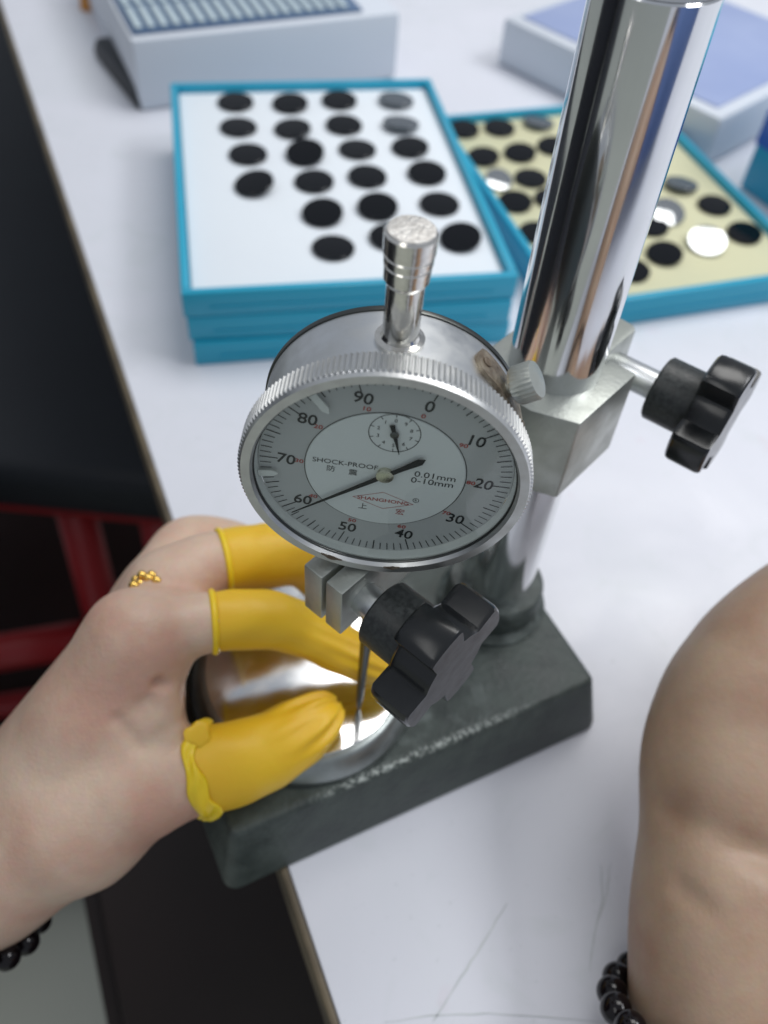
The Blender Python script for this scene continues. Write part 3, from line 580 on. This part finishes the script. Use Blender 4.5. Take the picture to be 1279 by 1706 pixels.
lens(1112, 353, ZY, 0.0104, 0, 0, 'half bright mirror-like lens next to the column on yellow foam', None, 'lens_coat', Vector(half(1115, 352, 0.016, LP)) + Vector((0.20, 0.14, 0)))
lens(794, 303, ZY, 0.0085, 0, 0, 'lens flashing white beside the wall of the stacked teal tray', None, 'lens_coat', Vector(half(800, 300, 0.016, LP)) + Vector((0.04, 0.20, 0)))

# ================================================================== BOXES ON THE TABLE
# carton with slatted blue lid, far left
A = onz(235, 187, 0); Bq = onz(660, 132, 0); rz = math.atan2(Bq[1] - A[1], Bq[0] - A[0]); Lw = float(np.linalg.norm(Bq - A))
bx = empty('slatted_box', (A[0], A[1], 0), rz); tag(bx, 'white box with a dark blue lid covered in pale slats behind the trays', 'box')
box('body', 0, Lw, 0, 0.20, 0.0003, 0.046, M['white_box'], bx, 0.003)
box('lid_panel', 0.003, Lw * 0.86, 0.006, 0.197, 0.0463, 0.0478, M['blue_card'], bx, 0.0005)
for j in range(5):
    for i in range(18): box('slat', 0.006 + i * 0.0083, 0.0105 + i * 0.0083, 0.010 + j * 0.037, 0.043 + j * 0.037, 0.0479, 0.0497, M['slat'], bx, 0.0004)
slim_solid = empty('case', tuple(onz(203, 128, 0)), rz + R_(7)); tag(slim_solid, 'slim black solid lying against the left side of the slatted box', 'case')  # low rounded black solid with a thin dark strip along its side
loft('shell', [(rrect(-0.0065, 0.006, -0.052, 0.040, 0.0058), 0.0002), (rrect(-0.0075, 0.006, -0.054, 0.042, 0.0064), 0.005), (rrect(-0.0055, 0.0058, -0.050, 0.038, 0.0054), 0.012), (rrect(-0.002, 0.0054, -0.044, 0.032, 0.0035), 0.014)], M['matte_black'], slim_solid)
box('side_strip', -0.0079, -0.0073, -0.040, 0.028, 0.0048, 0.0056, M['steel_dark'], slim_solid)
cap = empty('bottle_cap', tuple(onz(148, 14, 0))); tag(cap, 'small orange cap on the table left of the slatted box', 'cap')
lathe('cap_side', [(0.006, 0.0003), (0.0062, 0.001), (0.0060, 0.011), (0.0052, 0.012)], M['orange'], cap, 32); lathe('cap_rim', [(0.0066, 0.0003), (0.0068, 0.0012), (0.0064, 0.0022)], M['orange'], cap, 32)
# white box with periwinkle lid, behind the column
F0 = onz(953, 170, 0); Fl = onz(826, 106, 0); Fr = onz(1279, 112, 0)
b2 = empty('packing_box', (0, 0, 0)); tag(b2, 'white packing box with a periwinkle blue lid behind the column', 'box')
dl = (Fl - F0)[:2]; ll = np.linalg.norm(dl); dl /= ll
dr = np.array([-dl[1], dl[0]]); dr = dr if dr @ (Fr - F0)[:2] > 0 else -dr
F1 = F0[:2] + np.array([0.085, -0.02]) * 0
def q4(x, y, o=0.0): return [tuple(F0[:2] + dl * (o) + dr * (o)), tuple(F0[:2] + dl * (x - o) + dr * o), tuple(F0[:2] + dl * (x - o) + dr * (y - o)), tuple(F0[:2] + dl * o + dr * (y - o))]
F0[:2] = F0[:2] - dl * 0.115; ll = ll + 0.115
prism('body', q4(ll, 0.18), 0.0003, 0.034, M['white_box'], b2, 0.004)
prism('lid_print', q4(ll, 0.18, 0.010), 0.0342, 0.0350, M['periwinkle'], b2, 0.0003)
# teal box with royal blue stripe at the right edge
T0 = onz(1230, 312, 0); t3 = empty('teal_box', (T0[0], T0[1], 0), R_(-57)); tag(t3, 'teal box with a royal blue band right of the yellow foam tray', 'box')
box('body', 0, 0.13, 0, 0.10, 0.0003, 0.085, M['teal'], t3, 0.002)
box('band', -0.0006, 0.1306, -0.0006, 0.1006, 0.030, 0.052, M['royal'], t3, 0.0008)

# ================================================================== HANDS
def chain_px(lst): return [(at(u, v, d), r) for u, v, d, r in lst]
def subdiv(ch, n=4):
    """smooth (Catmull-Rom) resampling of a chain of (point, radius)"""
    P = [np.append(p, r) for p, r in ch]; P = [2 * P[0] - P[1]] + P + [2 * P[-1] - P[-2]]; out = []
    for i in range(1, len(P) - 2):
        for k in range(n):
            t = k / n; a, b, c, d = P[i - 1], P[i], P[i + 1], P[i + 2]
            q = 0.5 * (2 * b + (c - a) * t + (2 * a - 5 * b + 4 * c - d) * t * t + (-a + 3 * b - 3 * c + d) * t ** 3); out.append((q[:3], q[3]))
    out.append((P[-2][:3], P[-2][3])); return out
index = subdiv(chain_px([(222, 1064, .253, .0118), (290, 1047, .256, .0092), (355, 1036, .259, .0079), (440, 1032, .263, .0077), (500, 1048, .268, .0067), (565, 1080, .2735, .0060), (605, 1098, .2765, .0051), (629, 1108, .2785, .0040)]))
thumb = subdiv(chain_px([(120, 1335, .262, .0200), (215, 1305, .259, .0160), (325, 1286, .260, .0117), (385, 1273, .262, .0108), (445, 1252, .2645, .0096), (492, 1224, .2670, .0078), (518, 1204, .2690, .0060), (533, 1191, .2700, .0042)]))
middle = subdiv(chain_px([(277, 990, .272, .0105), (330, 950, .276, .0098), (372, 936, .279, .0090), (450, 925, .284, .0090), (505, 928, .289, .0086), (545, 965, .298, .0078), (560, 1010, .3065, .0068), (565, 1035, .3105, .0056)]))
ringf = subdiv(chain_px([(262, 995, .283, .0104), (290, 930, .294, .0090), (325, 908, .301, .0094), (395, 915, .309, .0085), (440, 950, .318, .0078), (455, 985, .3265, .0064)]))
pinky = subdiv(chain_px([(240, 1025, .293, .0094), (280, 980, .306, .0086), (320, 960, .315, .0080), (375, 985, .324, .0070), (395, 1010, .3305, .0056)]))
allp = np.array([p for ch in (index, thumb, middle, ringf, pinky) for p, r in ch] + [at(-330, 1640, .285)])
H = Field(allp.min(0) - 0.034, allp.max(0) + 0.024, 0.00115)
wr = at(-40, 1440, .272); fa = at(-300, 1640, .290)
for ch in (index, thumb, middle, ringf, pinky): H.chain(ch, 0.0022)
for ch, rr, wo in ((index, .0125, (0.003, 0.003, 0.004)), (middle, .0125, (0.0, 0.004, 0.0)), (ringf, .0115, (-0.002, 0.003, -0.004)), (pinky, .0105, (-0.004, 0.002, -0.008))):
    H.add(ch[0][0], wr + np.array(wo), rr, 0.0175, 0.007)
H.chain(chain_px([(222, 1064, .253, .0118), (150, 1202, .258, .0150), (62, 1358, .265, .0195)]), 0.006)
H.chain(chain_px([(215, 1305, .259, .0165), (130, 1360, .262, .0205), (20, 1408, .267, .0222), (-50, 1440, .272, .0230)]), 0.006)
H.chain(chain_px([(236, 1110, .258, .0130), (205, 1190, .262, .0165), (225, 1265, .262, .0140)]), 0.006)
H.add(wr, fa, 0.0255, 0.0270, 0.008)
for c in ([(262, 1135, .2465), (285, 1152, .250)], [(248, 1170, .245), (272, 1200, .249)], [(232, 1180, .2435), (262, 1225, .248)], [(262, 1210, .2475), (300, 1240, .2505)], [(196, 1200, .2425), (236, 1246, .246)]):
    H.carve(at(*c[0]), at(*c[1]), 0.0014, 0.0024)
for (u, v, d, r) in ((268, 1160, .252, .0045), (255, 1195, .252, .005), (284, 1222, .2555, .0042)):
    H.add(at(u, v, d), at(u + 14, v + 20, d + .002), r, r * .8, 0.0035)
lh = empty('person', (0, 0, 0)); tag(lh, 'left hand in yellow finger cots pinching over the polished anvil of the stand', 'person')
link('body', H.mesh('left_hand'), M['skin'], lh, True)
def skin_depth(u, v, d0=0.235, d1=0.30, fb=0.264):
    for d in np.arange(d0, d1, 0.0005):
        i = np.round((at(u, v, d) - H.lo) / H.h).astype(int)
        if (i >= 0).all() and (i < H.D.shape).all() and H.D[tuple(i)] < 0: return float(d)
    return fb
ring_depth = {q: skin_depth(*q) for q in ((226, 966), (236, 958), (246, 963), (233, 972), (222, 975), (260, 967), (252, 958))}; del H
def cot(ch, i0, grow, name='finger_cot', wr=None, h=0.0007):
    c = ch[i0:]; P = np.array([p for p, r in c]); F = Field(P.min(0) - 0.018, P.max(0) + 0.018, h); F.chain([(p, r + grow) for p, r in c], 0.0012)
    ax = c[1][0] - c[0][0]; ax = ax / np.linalg.norm(ax); s = (F.P - c[0][0]) @ ax
    if wr is not None: F.D = F.D + wr(F.P)
    F.D = np.maximum(F.D, -(s - 0.0002)); return F.mesh(name), c[0][0], ax, c[0][1] + grow
def wrink(ch, i, amp, n, a0=0.0):
    """longitudinal pleats of loose latex fading in towards the finger tip"""
    tip = ch[-1][0]; b = ch[i][0]; ax = tip - b; L = np.linalg.norm(ax); ax = ax / L; e1 = np.cross(ax, [0.2, 0.3, 1.0]); e1 /= np.linalg.norm(e1); e2 = np.cross(ax, e1)
    def f(P):
        d = P - b; s = np.clip((d @ ax) / L, 0, 1); an = np.arctan2(d @ e2, d @ e1)
        return -amp * (0.5 + 0.5 * (np.sin(n * an + a0 + 2.0 * s) * 0.6 + 0.4 * np.sin((n + 4) * an - 3 * s))) * s ** 1.1 - 0.00012 * (1 + np.sin(d @ ax * 520 + 2 * np.sin(an * 2 + a0)))
    return f
def rim(name, p, ax, r, tr, parent, wob=0.0, m=None, off=0.0):
    e1 = np.cross(ax, [0.2, 0.3, 1.0]); e1 /= np.linalg.norm(e1); e2 = np.cross(ax, e1); n = 56
    pts = [p + ax * (off + wob * math.sin(5 * t + 1) * 0.6 + wob * .4 * math.sin(11 * t)) + (e1 * math.cos(t) + e2 * math.sin(t)) * (r + wob * 0.4 * math.sin(7 * t)) for t in [2 * math.pi * i / n for i in range(n)]]
    return tube(name, pts, tr, m or M['cot_rim'], parent, 10, True)
me, p, ax, r = cot(index, 8, 0.0007, wr=wrink(index, 12, 0.0010, 9)); ic = link('finger_cot', me, M['cot'], lh, True); ic['label'] = 'yellow latex cot on the index finger'
rim('rolled_rim', p, ax, r + 0.0002, 0.0010, ic)
me, p, ax, r = cot(middle, 8, 0.0009, wr=wrink(middle, 14, 0.0006, 6, 1)); mc = link('finger_cot', me, M['cot'], lh, True); mc['label'] = 'yellow latex cot on the middle finger'
rim('rolled_rim', p, ax, r + 0.0002, 0.0010, mc)
me, p, ax, r = cot(thumb, 8, 0.0011, wr=wrink(thumb, 16, 0.0021, 9, 0.5)); tc_ = link('finger_cot', me, M['cot'], lh, True); tc_['label'] = 'yellow latex cot with crumpled rim on the thumb'
def band(name, p, ax, r, w, parent):
    e1 = np.cross(ax, [0.2, 0.3, 1.0]); e1 /= np.linalg.norm(e1); e2 = np.cross(ax, e1); n = 90; k = 9; V = []; F = []
    for i in range(n):
        t = 2 * math.pi * i / n; st_ = 0.0010 * math.sin(2 * t + .6) + 0.0006 * math.sin(5 * t); ww = w * (1 + .25 * math.sin(3 * t + 2) + .12 * math.sin(7 * t))
        for j in range(k + 1):
            f = j / k; h = 0.0011 * math.sin(math.pi * f) ** 0.6 + 0.00045 * math.sin(6 * f + 4 * t) * math.sin(math.pi * f) + 0.0004 * math.sin(9 * t + 5 * f)
            V.append(p + ax * (st_ + f * ww - 0.0008) + (e1 * math.cos(t) + e2 * math.sin(t)) * (r - 0.0001 + max(h, -0.0001)))
    for i in range(n):
        for j in range(k): a_, b_ = i * (k + 1) + j, ((i + 1) % n) * (k + 1) + j; F.append((a_, b_, b_ + 1, a_ + 1))
    bm = bmesh.new(); me = mesh('b', V, F); bm.from_mesh(me); bpy.data.meshes.remove(me); bmesh.ops.solidify(bm, geom=list(bm.faces), thickness=0.0008)
    return bmobj(name, bm, M['cot_rim'], parent, smooth=True)
band('crumpled_rim', p, ax, r + 0.0005, 0.0052, tc_)
def blob(name, pts, parent, m, k=0.0015, h=0.0005):
    P = np.array([q for q, _ in pts]); F = Field(P.min(0) - 0.006, P.max(0) + 0.006, h); F.chain(pts, k); return link(name, F.mesh(name), m, parent, True)
tp = at(330, 1224, .2525); td = Vector(CAM - tp).normalized() + Vector((0.25, 0, 0.2))
lathe('rim_tab', [(0.0026, -0.0006), (0.0036, -0.0004), (0.0038, 0.0), (0.0035, 0.0004), (0.0022, 0.0006)], M['cot'], tc_, 28, axis_mtx(tp, td), rfun=lambda i, j: 1 + 0.12 * math.sin(i * .67) + 0.06 * math.sin(i * 1.35 + 1), auto=60)
blob('rim_frill', chain_px([(325, 1300, .2495, .0013), (336, 1330, .2512, .0018), (345, 1350, .2535, .0016), (332, 1362, .256, .0007)]), tc_, M['cot_rim'])
blob('rim_frill', chain_px([(345, 1310, .2495, .0011), (356, 1332, .2515, .0013), (352, 1350, .2535, .0013)]), tc_, M['cot_rim'])
# gold ring on the ring finger
rp, rr_ = middle[1]; rax = middle[3][0] - middle[0][0]; rax /= np.linalg.norm(rax)
rg = rim('ring', rp, rax, rr_ + 0.0014, 0.0011, lh, m=M['gold'])
for (u, v), d in ring_depth.items(): blob('gold_bead', [(at(u, v, d + .0002), .0014), (at(u + 3, v + 1, d + .0002), .0012)], rg, M['gold'], h=0.0003)
lsl = [fa * 0.85 + wr * 0.15, np.array([-0.235, 0.035, -0.060]), np.array([-0.33, 0.0, -0.075]), np.array([-0.42, -0.03, -0.02]), np.array([-0.48, -0.04, 0.12]), np.array([-0.50, -0.04, 0.27])]
tube('sleeve', [q for q, _ in subdiv([(q, 0) for q in lsl], 6)], [0.036 + 0.026 * min(1, i / 14) + 0.002 * math.sin(i * 2.3) for i in range(31)], M['sleeve_dark'], lh, 28)
tors = subdiv([(np.array([-0.58, 0.17, -0.62]), 0), (np.array([-0.58, 0.17, -0.40]), 0), (np.array([-0.58, 0.17, -0.10]), 0), (np.array([-0.58, 0.17, 0.20]), 0), (np.array([-0.58, 0.17, 0.40]), 0)], 6)
tube('jacket', [q for q, _ in tors], [(0.19 + 0.02 * math.sin(i * .35) + 0.004 * math.sin(i * 2.3)) * min(1, .55 + i * .25, .55 + (24 - i) * .2) for i in range(25)], M['sleeve_dark'], lh, 36)
# black band at the wrist
wax = fa - wr; wax /= np.linalg.norm(wax); wp = wr + wax * 0.004
bd = rim('wrist_band', wp, wax, 0.0272, 0.0009, lh, m=M['strap'])
bm = bmesh.new(); bmesh.ops.create_uvsphere(bm, u_segments=20, v_segments=12, radius=0.0042)
lbm = bpy.data.meshes.new('bead'); bm.to_mesh(lbm); bm.free(); lbm.materials.append(M['bead']); lbm.polygons.foreach_set('use_smooth', [True] * len(lbm.polygons))
we1 = np.cross(wax, [0.2, 0.3, 1.0]); we1 /= np.linalg.norm(we1); we2 = np.cross(wax, we1)
for k in range(20):
    t = 2 * math.pi * k / 20; o = bpy.data.objects.new('bead', lbm); COL.objects.link(o); o.parent = bd; o.location = Vector(wp + (we1 * math.cos(t) + we2 * math.sin(t)) * 0.0282)

# right wrist and forearm with bead bracelet
ra = subdiv([(np.array([0.225, -0.085, 0.086]), .050), (np.array([0.180, -0.072, 0.082]), .047), (np.array([0.142, -0.036, 0.066]), .039)] + chain_px([(1222, 1960, .237, .0270), (1207, 1720, .241, .0238), (1200, 1540, .248, .0233), (1203, 1390, .256, .0214), (1192, 1265, .262, .0198), (1232, 1170, .265, .0208), (1300, 1090, .270, .0215), (1370, 1020, .276, .0195)]))
P = np.array([p for p, r in ra]); knk = ra[-1][0]
fing = []
for k, (du, dv, dd, rr) in enumerate(((0, 0, 0, .0092), (35, 25, -.004, .0094), (70, 55, -.004, .009), (95, 90, 0, .0082))):
    u0, v0, d0 = 1395 + du, 985 + dv, .279 + dd
    fing.append(subdiv(chain_px([(u0 - 40, v0 + 40, d0 - .002, rr * 1.15), (u0 + 30, v0 - 40, d0 + .006, rr), (u0 + 85, v0 - 55, d0 + .030, rr * .9), (u0 + 90, v0 - 20, d0 + .050, rr * .72)])))
thb = subdiv(chain_px([(1262, 1130, .275, .0125), (1330, 1020, .293, .0105), (1390, 960, .310, .0090), (1420, 945, .320, .0066)]))
P = np.array([p for p, r in ra] + [p for c in fing + [thb] for p, r in c])
H = Field(P.min(0) - 0.046, P.max(0) + 0.044, 0.0019); H.chain(ra, 0.004)
H.add(ra[-6][0], ra[-1][0], .020, .018, .006); e = at(1440, 1080, .275); H.add(ra[-9][0], e, .019, .016, .006); H.add(ra[-1][0], e, .017, .015, .006)
for c in fing + [thb]: H.chain(c, 0.003)
H.carve(at(1092, 1342, .247), at(1180, 1385, .2315), 0.0012, 0.007); H.carve(at(1180, 1385, .2315), at(1320, 1440, .2335), 0.0010, 0.009)
H.carve(at(1130, 1480, .234), at(1200, 1530, .225), 0.001, 0.005)
H.add(at(1235, 1300, .252), at(1300, 1250, .255), .0165, .017, .008)
rh = empty('person', (0, 0, 0)); tag(rh, 'bare tanned forearm with a black bead bracelet reaching past the stand', 'person')
link('body', H.mesh('right_arm'), M['skin2'], rh, True); del H
slv = [np.array([0.212, -0.083, 0.085]), np.array([0.28, -0.080, 0.088]), np.array([0.36, -0.05, 0.088]), np.array([0.44, -0.02, 0.11]), np.array([0.53, -0.02, 0.22])]
tube('sleeve', [q for q, _ in subdiv([(q, 0) for q in slv], 6)], [0.054 + 0.012 * min(1, i / 12) + 0.002 * math.sin(i * 2.1) for i in range(25)], M['sleeve'], rh, 28)
bc = at(1203, 1690, .2405); bax = at(1212, 1900, .236) - at(1203, 1540, .248); bax /= np.linalg.norm(bax)
bax = bax + np.array([0.0, 0.0, -0.30]); bax /= np.linalg.norm(bax)
e1 = np.cross(bax, [0, 0, 1.0]); e1 /= np.linalg.norm(e1); e2 = np.cross(bax, e1); BRR = 0.0290; NB = 21
br = empty('bracelet', (0, 0, 0)); br.parent = rh
bm = bmesh.new(); bmesh.ops.create_uvsphere(bm, u_segments=24, v_segments=14, radius=0.00435)
bme = bpy.data.meshes.new('bead'); bm.to_mesh(bme); bm.free(); bme.materials.append(M['bead']); bme.polygons.foreach_set('use_smooth', [True] * len(bme.polygons))
cord = tube('bracelet_cord', [bc + (e1 * math.cos(t) + e2 * math.sin(t)) * BRR for t in [2 * math.pi * i / 60 for i in range(60)]], 0.0008, M['strap'], rh, 6, True)
bpy.data.objects.remove(br)
for k in range(NB):
    t = 2 * math.pi * k / NB; o = bpy.data.objects.new('bead', bme); COL.objects.link(o); o.parent = cord; o.location = Vector(bc + (e1 * math.cos(t) + e2 * math.sin(t)) * BRR)
